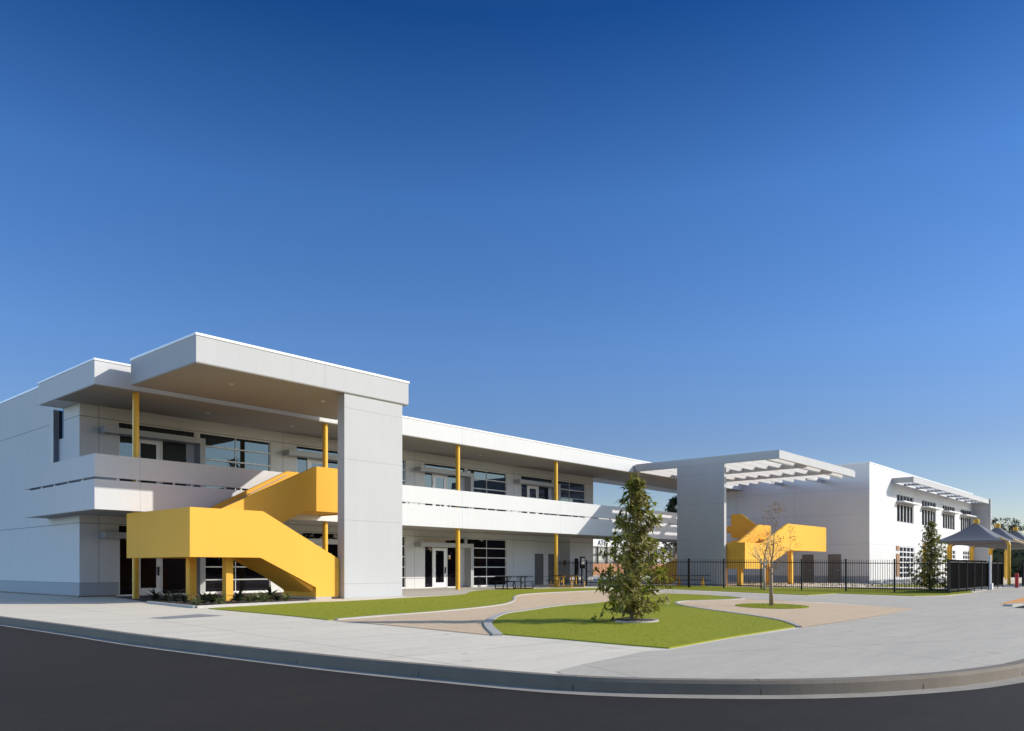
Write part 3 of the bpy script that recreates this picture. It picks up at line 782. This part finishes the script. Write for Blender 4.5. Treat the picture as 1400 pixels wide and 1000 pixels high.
fence_run(F1+Vector((.02,.08)), F2, 4, .04, .04, 1.68, 1.64)

# ------------------------------------------------------------------ solid gates at the right
def gate(x0, x1, y, h, label):
    G = empty("metal_gate", (x0, y, 0), label, "gate", "black mesh gates at the drive entrance")
    f_ = MB(); f_.box(x0, x1, y-.03, y+.03, .13, .20); f_.box(x0, x1, y-.03, y+.03, h-.14, h-.08)
    for xx in (x0, x1-.06): f_.box(xx, xx+.06, y-.03, y+.03, .20, h-.14)
    f_.build("frame", M['grey_metal'] if False else M['black_metal'], G)
    p = MB(); p.box(x0+.01, x1-.01, y+.032, y+.05, .10, h); p.build("mesh_panel", M['mesh_black'], G)
    xx = x0
    while xx <= x1+.01:
        q_ = MB(); q_.box(xx-.025, xx+.025, y-.06, y-.031, 0, h); q_.build("post", M['black_metal'], G); xx += (x1-x0)/max(1, round((x1-x0)/1.6))
    return G
gate(40.85, 49.4, 9.12, 1.58, "long black mesh gate panel starting at the fence corner")
gate(51.2, 54.4, 9.3, 1.58, "short black mesh gate leaf right of the long gate panel")
gate(58.6, 75.0, 8.9, 1.5, "black mesh fence panel at the right edge of the picture")
gb = MB(); gb.box(49.9, 50.2, 9.0, 9.3, 0, .35); gb.box(49.98, 50.12, 9.08, 9.22, .35, 1.9)
tag(gb.build("gate_post", M['white_metal'], bevel=.01), "white gate post on a small concrete footing between the black gates", "post")
# red standpipe
rb = empty("bollard", (55.3, 8.7, 0), "slim red bollard standing beside the yellow shade post", "bollard")
m = MB(); m.tube([(55.3,8.7,0),(55.3,8.7,.78),(55.3,8.7,.86),(55.3,8.7,.9)], [.1,.1,.085,.03], 14); m.build("shaft", M['red'], rb)
m = MB(); m.tube([(55.3,8.7,.0),(55.3,8.7,.03)], [.15,.15], 14); m.build("base_plate", M['grey_metal'], rb)

# ------------------------------------------------------------------ shade structures
def shade_structure():
    cx, cy, hx, hy, ze, zp = 68.0, 13.3, 3.75, 2.6, 3.05, 4.55
    T = empty("shade_structure", (cx, cy, 0), "", "shade structure", "tented shade structures in a row by the drive")
    fb = MB(); fb.keep = False; N = 16
    # concave hip: four curved faces sagging between corner and peak
    rows = []
    for j in range(N+1):
        s_ = j/N; z = ze + (zp-ze)*(s_**1.45); k_ = 1-s_*.965
        row = []
        for side in range(4):
            for i in range(N):
                u = -1+2*i/N; sag = .13*(1-u*u)*(1-s_)
                x_, y_ = [(u, -1), (1, u), (-u, 1), (-1, -u)][side]
                pull = 1-.06*(1-u*u)*(1-s_)
                row.append((cx+x_*hx*k_*(pull if side % 2 else 1), cy+y_*hy*k_*(1 if side % 2 else pull), z + sag*.6))
        rows.append(row)
    L = 4*N; vs = [p for r in rows for p in r]
    fs = [(j*L+i, j*L+(i+1) % L, (j+1)*L+(i+1) % L, (j+1)*L+i) for j in range(N) for i in range(L)]
    fb.add(vs, fs); fab = fb.build("canopy", M['fabric'], T, smooth=True)
    md = fab.modifiers.new("thickness", 'SOLIDIFY'); md.thickness = .02
    # edge hem
    hm = MB()
    for i in range(L): hm.bar(rows[0][i], rows[0][(i+1) % L], .04, .07)
    hm.build("hem", M['fabric'], fab)
    c = MB(); c.tube([(cx,cy,zp-.12),(cx,cy,zp+.05),(cx,cy,zp+.28),(cx,cy,zp+.34)], [.16,.2,.2,.1], 12); c.build("peak_cap", M['yellow_metal'], T)
    for sx in (-1, 1):
        for sy in (-1, 1):
            x_, y_ = cx+sx*(hx-.15), cy+sy*(hy+.1)
            p = MB(); p.tube([(x_,y_,0),(x_,y_,ze-.22),(x_-sx*.05,y_-sy*.05,ze-.05),(x_-sx*.25,y_-sy*.22,ze+.03),(x_-sx*1.1,y_-sy*.75,ze+.32)], [.11,.11,.10,.08,.05], 12)
            p.tube([(x_,y_,0),(x_,y_,.03)], .2, 12)
            p.build("post", M['yellow_metal'], T)
    return T
sh0 = shade_structure()
names = ["nearest grey tented shade canopy on yellow posts, its shaded end towards us", "second grey tented shade canopy, just behind the nearest one",
         "third grey tented shade canopy along the drive", "fourth and farthest grey tented shade canopy at the picture's edge"]
for i in range(4):
    o = sh0 if i == 0 else copy_tree(sh0)
    o.location = (68.0+7.95*i, 13.3, 0); o["label"] = names[i]

# ------------------------------------------------------------------ picnic tables
def picnic(frame_mat, label):
    T = empty("picnic_table", (0,0,0), label, "picnic table", "picnic tables on the turf")
    t = MB()
    for i in range(5): t.box(-1.15, 1.15, -.37+i*.15, -.37+i*.15+.135, .70, .735)
    t.build("tabletop", M['black_metal'], T)
    for s_ in (-1, 1):
        b = MB()
        for i in range(2): b.box(-1.15, 1.15, s_*.72-.14+i*.145, s_*.72-.14+i*.145+.13, .41, .44)
        b.build("bench", M['black_metal'], T)
    for s_ in (-1, 1):
        x = s_*.72; f_ = MB()
        f_.tube([(x,-.78,.03),(x,.78,.03)], .03, 8)
        for y in (-.16,.16): f_.tube([(x,y,.03),(x,y,.70)], .035, 8)
        f_.tube([(x,-.34,.685),(x,.34,.685)], .025, 8); f_.tube([(x,-.16,.40),(x,.16,.40)], .025, 8)
        for sy in (-1, 1): f_.tube([(x,sy*.74,.03),(x,sy*.80,.18),(x,sy*.72,.40)], .028, 8)
        f_.tube([(x, 0, .3), (x-s_*.5, 0, .69)], .02, 6)
        f_.build("leg_frame", frame_mat, T)
    return T
t1 = picnic(M['black_metal'], "all black picnic table on the turf left of the yellow framed tables"); t1.location = (*gp(703,805.6), 0)
t2 = picnic(M['yellow_metal'], "black topped picnic table on yellow frames beside the young tree"); t2.location = (*gp(776,803.0), 0)
t3 = copy_tree(t2); t3["label"] = "black topped picnic table on yellow frames before the tall grey pier"; t3.location = (44.9, 24.6, 0)
t2.rotation_euler.z = R(4); t1.rotation_euler.z = R(-3); t3.rotation_euler.z = R(-55)

# ------------------------------------------------------------------ notice stand by the breezeway
kx, ky = gp(788, 800)
K = empty("notice_stand", (kx, ky, 0), "black notice stand with a framed poster, before the end of the white block", "sign")
m = MB(); m.box(kx-.1, kx+.1, ky-.1, ky+.1, 0, 1.85); m.build("pillar", M['black_metal'], K)
K2 = MB(); K2.box(kx+.12, kx+.62, ky-.3, ky-.22, 1.15, 1.98); K2 = K2.build("board", M['black_metal'], K)
m = MB(); m.box(kx+.2, kx+.54, ky-.31, ky-.302, 1.45, 1.88); m.build("poster", M['screen'], K2)
m = MB(); m.box(kx+.33, kx+.40, ky-.215, ky-.15, 0, 1.9); m.build("post", M['black_metal'], K)
m = MB(); m.bar((kx+.62, ky-.2, 1.25), (kx+1.3, ky-.2, .85), .03, .03); m.build("brace", M['black_metal'], K)

# ------------------------------------------------------------------ far single-storey building seen through the breezeway
FB = empty("far_building", (100, 75, 0), "low white and brick building with a dark lettered band seen through the breezeway", "building")
m = MB(); m.box(96, 150, 75, 90, 4.7, 5.9); m.build("fascia", M['white_band'], FB)
m = MB(); m.box(96, 150, 75.3, 90, 0, 1.9); m.build("brick_wall", M['brick'], FB)
fw = MB(); x = 96
while x < 150: fw.box(x, x+.16, 75.2, 75.4, 1.9, 4.7); x += 2.6
fw.box(96,150,75.2,75.4,3.3,3.42); fw = fw.build("window", M['black_metal'], FB)
m = MB(); m.box(96, 150, 75.5, 90, 1.9, 4.7); m.build("pane", M['far_glazing'], fw)
cu = bpy.data.curves.new("lettering", 'FONT'); cu.body = "ATG"; cu.size = 1.25; cu.extrude = .03; cu.space_character = 1.05
lo = bpy.data.objects.new("lettering", cu); S.collection.objects.link(lo)
lo.rotation_euler = (R(90), 0, 0); bpy.context.view_layer.update()
dg = bpy.context.evaluated_depsgraph_get(); lm = bpy.data.meshes.new_from_object(lo.evaluated_get(dg)); bpy.data.objects.remove(lo)
lm.transform(Matrix.Rotation(R(90), 4, 'X')); lm.materials.clear(); lm.materials.append(M['dark_letter'])
lo = bpy.data.objects.new("lettering", lm); S.collection.objects.link(lo); lo.parent = FB; lo.location = (106.0-100, 74.94-75, 4.85)

# ------------------------------------------------------------------ vegetation
def leaf(m, p, d, up, L, wd, droop=.25):
    """folded pointed leaf: 6 vertices, 4 faces"""
    d = d.normalized(); s_ = d.cross(up); s_ = s_.normalized() if s_.length > 1e-4 else d.orthogonal().normalized()
    n_ = s_.cross(d)
    a = p; b = p + d*L*.5 + n_*L*.03; c = p + d*L - n_*L*droop
    l1 = p + d*L*.45 + s_*wd*.5 + n_*wd*.22; r1 = p + d*L*.45 - s_*wd*.5 + n_*wd*.22
    m.add([a, l1, b, r1, c], [(0,2,1),(0,3,2),(1,2,4),(2,3,4)])

def broadleaf(name, loc, H, wbase, label, seed, nbr=120, mat='magnolia', leafL=.15, stem='bark', group=None):
    rnd = random.Random(seed); T = empty(name, loc, label, "tree", group)
    L0 = Vector(loc); tr = MB(); cr = MB(); cr.keep = True
    def trunk_pt(t): return L0 + Vector((.04*math.sin(t*5+seed), .04*math.cos(t*4), H*.96*t))
    tr.tube([trunk_pt(i/10) for i in range(11)], [.052*(1-i/10*.85)*H/3.3 for i in range(11)], 9)
    for k_ in range(nbr):
        t = .03 + .95*(k_+rnd.random())/nbr
        p = trunk_pt(t); a = k_*2.399 + rnd.uniform(-.4,.4)
        prof_ = (1.0 if t > .2 else .86+t*.7)*(1-t)**.68*1.08 + .09
        Lb = wbase*.5*prof_*rnd.uniform(.6,1.02)
        el = rnd.uniform(-.22,.35) + t*.75
        d = Vector((math.cos(a)*math.cos(el), math.sin(a)*math.cos(el), math.sin(el)))
        q_ = p + d*Lb*.55; e = p + d*Lb + Vector((0,0,.05+rnd.uniform(-.05,.08)))
        tr.tube([p, q_, e], [.013,.009,.004], 5)
        spots = [e]
        nn = max(1, int(Lb/.23))
        for j in range(nn): spots.append(p.lerp(e, (j+.45)/nn) + Vector((rnd.uniform(-.07,.07), rnd.uniform(-.07,.07), rnd.uniform(-.05,.08))))
        for sp_ in spots:
            # a whorl of leaves round a twig tip
            ax = (d + Vector((rnd.uniform(-.5,.5), rnd.uniform(-.5,.5), rnd.uniform(.1,.9)))).normalized()
            s1 = ax.orthogonal().normalized(); s2 = ax.cross(s1); nl = rnd.randint(5,8); ph = rnd.random()*6
            for i in range(nl):
                an = ph + i*6.283/nl; op = rnd.uniform(.35,1.1)
                op += .25; dd = ax*math.cos(op) + (s1*math.cos(an)+s2*math.sin(an))*math.sin(op)
                leaf(cr, sp_, dd, ax + Vector((0,0,.3)), leafL*rnd.uniform(.65,1.2), leafL*.42, rnd.uniform(.15,.6))
    tr.build("trunk", M[stem], T, smooth=True); cr.build("crown", M[mat], T)
    return T
p1 = gp(867, 851)
broadleaf("evergreen_tree", (*p1, 0), 3.13, 1.85, "leafy cone shaped young evergreen on the turf island", 11, 128, leafL=.175)
broadleaf("evergreen_tree", (*gp(1272, 808.6), 0), 3.55, 2.1, "leafy young evergreen behind the fence beside the black gate", 12, 150)

def bare_tree(loc, H, label, seed, mat, spread=.5, r0=.05, dry=None, forkat=.45):
    rnd = random.Random(seed); T = empty("bare_tree", loc, label, "tree"); L0 = Vector(loc)
    tr = MB(); tw = MB(); lf = MB(); lf.keep = True
    fork = L0 + Vector((.03, .02, H*forkat))
    tr.tube([L0, L0+Vector((.01,.015,H*forkat*.5)), fork], [r0*1.15, r0*.92, r0*.8], 10)
    def grow(p, d, L, r, lev):
        n_ = 4; pts = [p]; rs = [r]; dd = d.copy()
        for i in range(n_):
            dd = (dd + Vector((rnd.uniform(-.16,.16), rnd.uniform(-.16,.16), rnd.uniform(-.02,.16)))).normalized()
            pts.append(pts[-1] + dd*L/n_); rs.append(r*(1-.6*(i+1)/n_))
        (tr if lev < 2 else tw).tube(pts, rs, 6 if lev < 2 else 4)
        if lev < 4:
            for k_ in range(rnd.randint(3,4) if lev < 3 else 3):
                i = rnd.randint(1, n_); a = rnd.uniform(0, 6.283)
                nd = (dd*.9 + Vector((math.cos(a), math.sin(a), rnd.uniform(.0,.7)))*spread*1.1).normalized()
                grow(pts[i], nd, L*rnd.uniform(.5,.72), rs[i]*.5, lev+1)
        if dry and lev >= 3 and rnd.random() < dry:
            q_ = pts[-1]
            for k_ in range(5):
                a = rnd.uniform(0,6.283); leaf(lf, q_+Vector((rnd.uniform(-.08,.08), rnd.uniform(-.08,.08), rnd.uniform(-.08,.08))), Vector((math.cos(a), math.sin(a), rnd.uniform(-.6,.5))), Vector((0,0,1)), .07, .04)
    grow(fork, Vector((-.02,.0,1)), H*.34, r0*.6, 0)
    for k_ in range(5):
        a = k_*1.3+seed; zz = rnd.uniform(.72, 1.0)
        grow(L0 + (fork-L0)*zz, Vector((math.cos(a)*.75, math.sin(a)*.75, .7)).normalized(), H*.32*rnd.uniform(.8,1.1), r0*.3, 1)
    t_ = tr.build("trunk", mat, T, smooth=True); tw.build("twigs", mat, T)
    if dry: lf.build("dry_leaves", M['dry_leaf'], T)
    return T
bare_tree((*gp(1054.6, 829), 0), 2.85, "thin bare tree with a few dry brown leaves in the round turf patch", 4, M['bark'], .42, .062, dry=.38, forkat=.42)
bare_tree((*gp(1045, 807.5), 0), 3.7, "pale barked bare tree just behind the bare tree of the round patch", 9, M['pale_bark'], .36, .075, forkat=.40)

def rosette(loc, r, mat, n=26, up=.9, seed=0):
    rnd = random.Random(seed); m = MB(); m.keep = True; p = Vector(loc)
    for i in range(n):
        a = i*2.399; e = rnd.uniform(.25, 1.35); L = r*rnd.uniform(.7,1.15)
        d = Vector((math.cos(a)*math.cos(e), math.sin(a)*math.cos(e), math.sin(e)*up))
        leaf(m, p + Vector((rnd.uniform(-.05,.05), rnd.uniform(-.05,.05), .02)), d, Vector((0,0,1)), L, r*.2, .35)
    return m
bedplants = [(212,823.2,.42,'shrub_dark'),(226,824.2,.36,'shrub_dark'),(241,825.2,.44,'shrub_dark'),(252,826.6,.34,'shrub_dark'),(268,829.0,.3,'shrub_pale'),(279,827.2,.42,'shrub_dark'),(291,827.2,.46,'shrub_dark'),(301,827.6,.36,'shrub_pale'),
    (326,824.2,.5,'shrub_dark'),(341,825.2,.40,'shrub_pale'),(352,824.8,.34,'shrub_pale'),(361,824.2,.36,'shrub_pale'),(370,821.2,.52,'shrub_dark'),(379,823.2,.3,'shrub_dark'),(391,823.4,.36,'shrub_pale')]
where = ["left of the stair's rear leg","by the glass door behind the stair","second of the dark plants before the glass door","close left of the middle stair leg","at the tip of the bed kerb","just right of the middle stair leg",
    "halfway between the two front stair legs","left of the sunlit stair leg","right of the sunlit stair leg","in front of the dark plant right of the sunlit leg","in the middle under the flight","under the flight, close to the kerb","largest, under the low end of the flight","tucked against the stair's end wall","rightmost of the bed at the stair's end wall"]
for i, (px, py, r, mt) in enumerate(bedplants):
    g = gp(px, py); o = rosette((*g, .02), r*1.15, M[mt], 30, 1.0, i).build("strap_leaf_plant", M[mt])
    tag(o, ("dark" if mt == 'shrub_dark' else "pale green") + " strap leaved plant " + where[i], "plant", "plants in the bed under the yellow stair")
# low hedge plants in a row behind the fence
hg = MB(); hg.keep = True; rnd = random.Random(5)
hedge0 = None
pl = []
for i in range(26):
    t = i/25; x = 48.9 + rnd.uniform(-.15,.15); y = 23.2 - t*13.0
    pl.append((x, y, rnd.uniform(.34,.5)))
for i, (x, y, r) in enumerate(pl):
    m = MB(); m.keep = True
    for k_ in range(46):
        a = rnd.uniform(0,6.283); e = rnd.uniform(0,1.5); q_ = Vector((x,y,.03)) + Vector((math.cos(a)*math.cos(e), math.sin(a)*math.cos(e), math.sin(e)))*r*rnd.uniform(.3,.95)
        leaf(m, q_, Vector((math.cos(a), math.sin(a), rnd.uniform(-.1,1))), Vector((0,0,1)), .15, .06)
    o = m.build("low_shrub", M['hedge_leaf'])
    tag(o, "one of the small green shrubs in the row behind the black fence", "shrub", "row of small shrubs behind the black fence")
sheet("shrub_bed", [(48.3,9.8),(49.6,9.8),(49.6,22.3),(48.05,23.6)], .015, M['mulch'], thick=.015, kind="structure")

def far_tree(loc, H, wd, label, seed, n=2600, conic=False, leafL=.5):
    rnd = random.Random(seed); T = empty("far_tree", loc, label, "tree"); L0 = Vector(loc)
    tr = MB(); tr.tube([L0, L0+Vector((.1,0,H*.5)), L0+Vector((0,.1,H*.85))], [H*.03, H*.02, H*.006], 8)
    cr = MB(); cr.keep = True; cl = []
    for i in range(34):
        t = rnd.uniform(.22, .95); a = rnd.uniform(0,6.283)
        R_ = wd/2*((1-t)**.8*1.2 if conic else math.sqrt(max(.03, 1-((t-.6)/.42)**2)))*rnd.uniform(.3,1)
        c = L0 + Vector((math.cos(a)*R_, math.sin(a)*R_, H*t)); cl.append((c, wd*(.09 if conic else .16)*rnd.uniform(.7,1.3)))
        tr.tube([L0+Vector((0,0,H*t*.75)), c], [H*.008, H*.003], 5)
    for i in range(n):
        c, r = rnd.choice(cl); v = Vector((rnd.gauss(0,1), rnd.gauss(0,1), rnd.gauss(0,.8)))
        q_ = c + v.normalized()*r*rnd.random()**.4
        leaf(cr, q_, Vector((rnd.uniform(-1,1), rnd.uniform(-1,1), rnd.uniform(-.6,.8))), Vector((0,0,1)), leafL, leafL*.5)
    tr.build("trunk", M['bark'], T); cr.build("crown", M['dark_leaf'], T)
def at_depth(px, D): t = (px-CX)/FPX; return (D*(CA+SA*t), D*(SA-CA*t), 0)
far_tree(at_depth(922, 100), 11.0, 5.2, "tall dark conifer rising behind the footbridge", 21, 3200, True, .45)
far_tree(at_depth(1362, 190), 13.8, 3.4, "small dark tree beyond the end of the white block", 22, 900, False, .5)
far_tree(at_depth(1385, 175), 12.6, 5.0, "broad dark tree above the farther shade canopies", 23, 1500, False, .55)
far_tree(at_depth(1401, 160), 9.0, 3.5, "lower dark tree at the right edge of the picture", 24, 800, False, .5)
# low dark hedge behind the yard at the far right
hb = MB(); hb.keep = True; rnd = random.Random(8)
for i in range(2600):
    q_ = Vector((rnd.uniform(118,124), rnd.uniform(2,26), rnd.uniform(0,4.2)))
    leaf(hb, q_, Vector((rnd.uniform(-1,1), rnd.uniform(-1,1), rnd.uniform(-.5,.8))), Vector((0,0,1)), .8, .5)
hb.box(119,123,2,26,0,3.8)
tag(hb.build("hedge", M['dark_leaf']), "tall clipped dark hedge beyond the shade canopies", "hedge")
# trees across the street, behind the viewer (what the windows reflect)
tl = MB(); tl.keep = True; rnd = random.Random(31)
for i in range(5200):
    t = rnd.random(); a = R(152) + t*R(200)
    rr = 95 + rnd.uniform(-5,5); hmax = 5.5 + 2.6*math.sin(t*37) + 1.6*math.sin(t*91+1)
    q_ = Vector((math.cos(a)*rr, math.sin(a)*rr, hmax*rnd.random()**.7))
    leaf(tl, q_, Vector((rnd.uniform(-1,1), rnd.uniform(-1,1), rnd.uniform(-.5,.8))), Vector((0,0,1)), 2.4, 1.8)
for i in range(120):
    a0_ = R(152) + i/120*R(200); a1_ = R(152) + (i+1)/120*R(200)
    h_ = 5.6 + 1.5*math.sin(i*1.7) + 1.0*math.sin(i*.53+1)
    q0 = Vector((math.cos(a0_), math.sin(a0_), 0)); q1 = Vector((math.cos(a1_), math.sin(a1_), 0))
    zz = Vector((0,0,h_))
    tl.add([q0*96, q1*96, q1*100, q0*100, q0*96+zz, q1*96+zz, q1*100+zz*.8, q0*100+zz*.8], [(0,3,2,1),(4,5,6,7),(0,1,5,4),(1,2,6,5),(2,3,7,6),(3,0,4,7)])
tag(tl.build("treeline", M['dark_leaf']), kind="stuff")

# a tall palm across the street, mirrored in the upper windows
pm_loc = (51.7, -23.5, 0); PM = empty("palm_tree", pm_loc, "tall thin palm across the street, seen only as a reflection in the upper windows", "tree")
m = MB(); m.tube([(51.7,-23.5,0),(51.8,-23.4,7),(51.7,-23.5,14.3)], [.22,.16,.13], 9); m.build("trunk", M['bark'], PM)
m = MB(); m.keep = True; rnd = random.Random(3)
for i in range(34):
    a = i*2.399; e = rnd.uniform(-.7, 1.1); d = Vector((math.cos(a)*math.cos(e), math.sin(a)*math.cos(e), math.sin(e)))
    leaf(m, Vector((51.7,-23.5,14.4)), d, Vector((0,0,1)), rnd.uniform(1.1,1.6), .35, .35)
m.build("crown", M['dark_leaf'], PM)
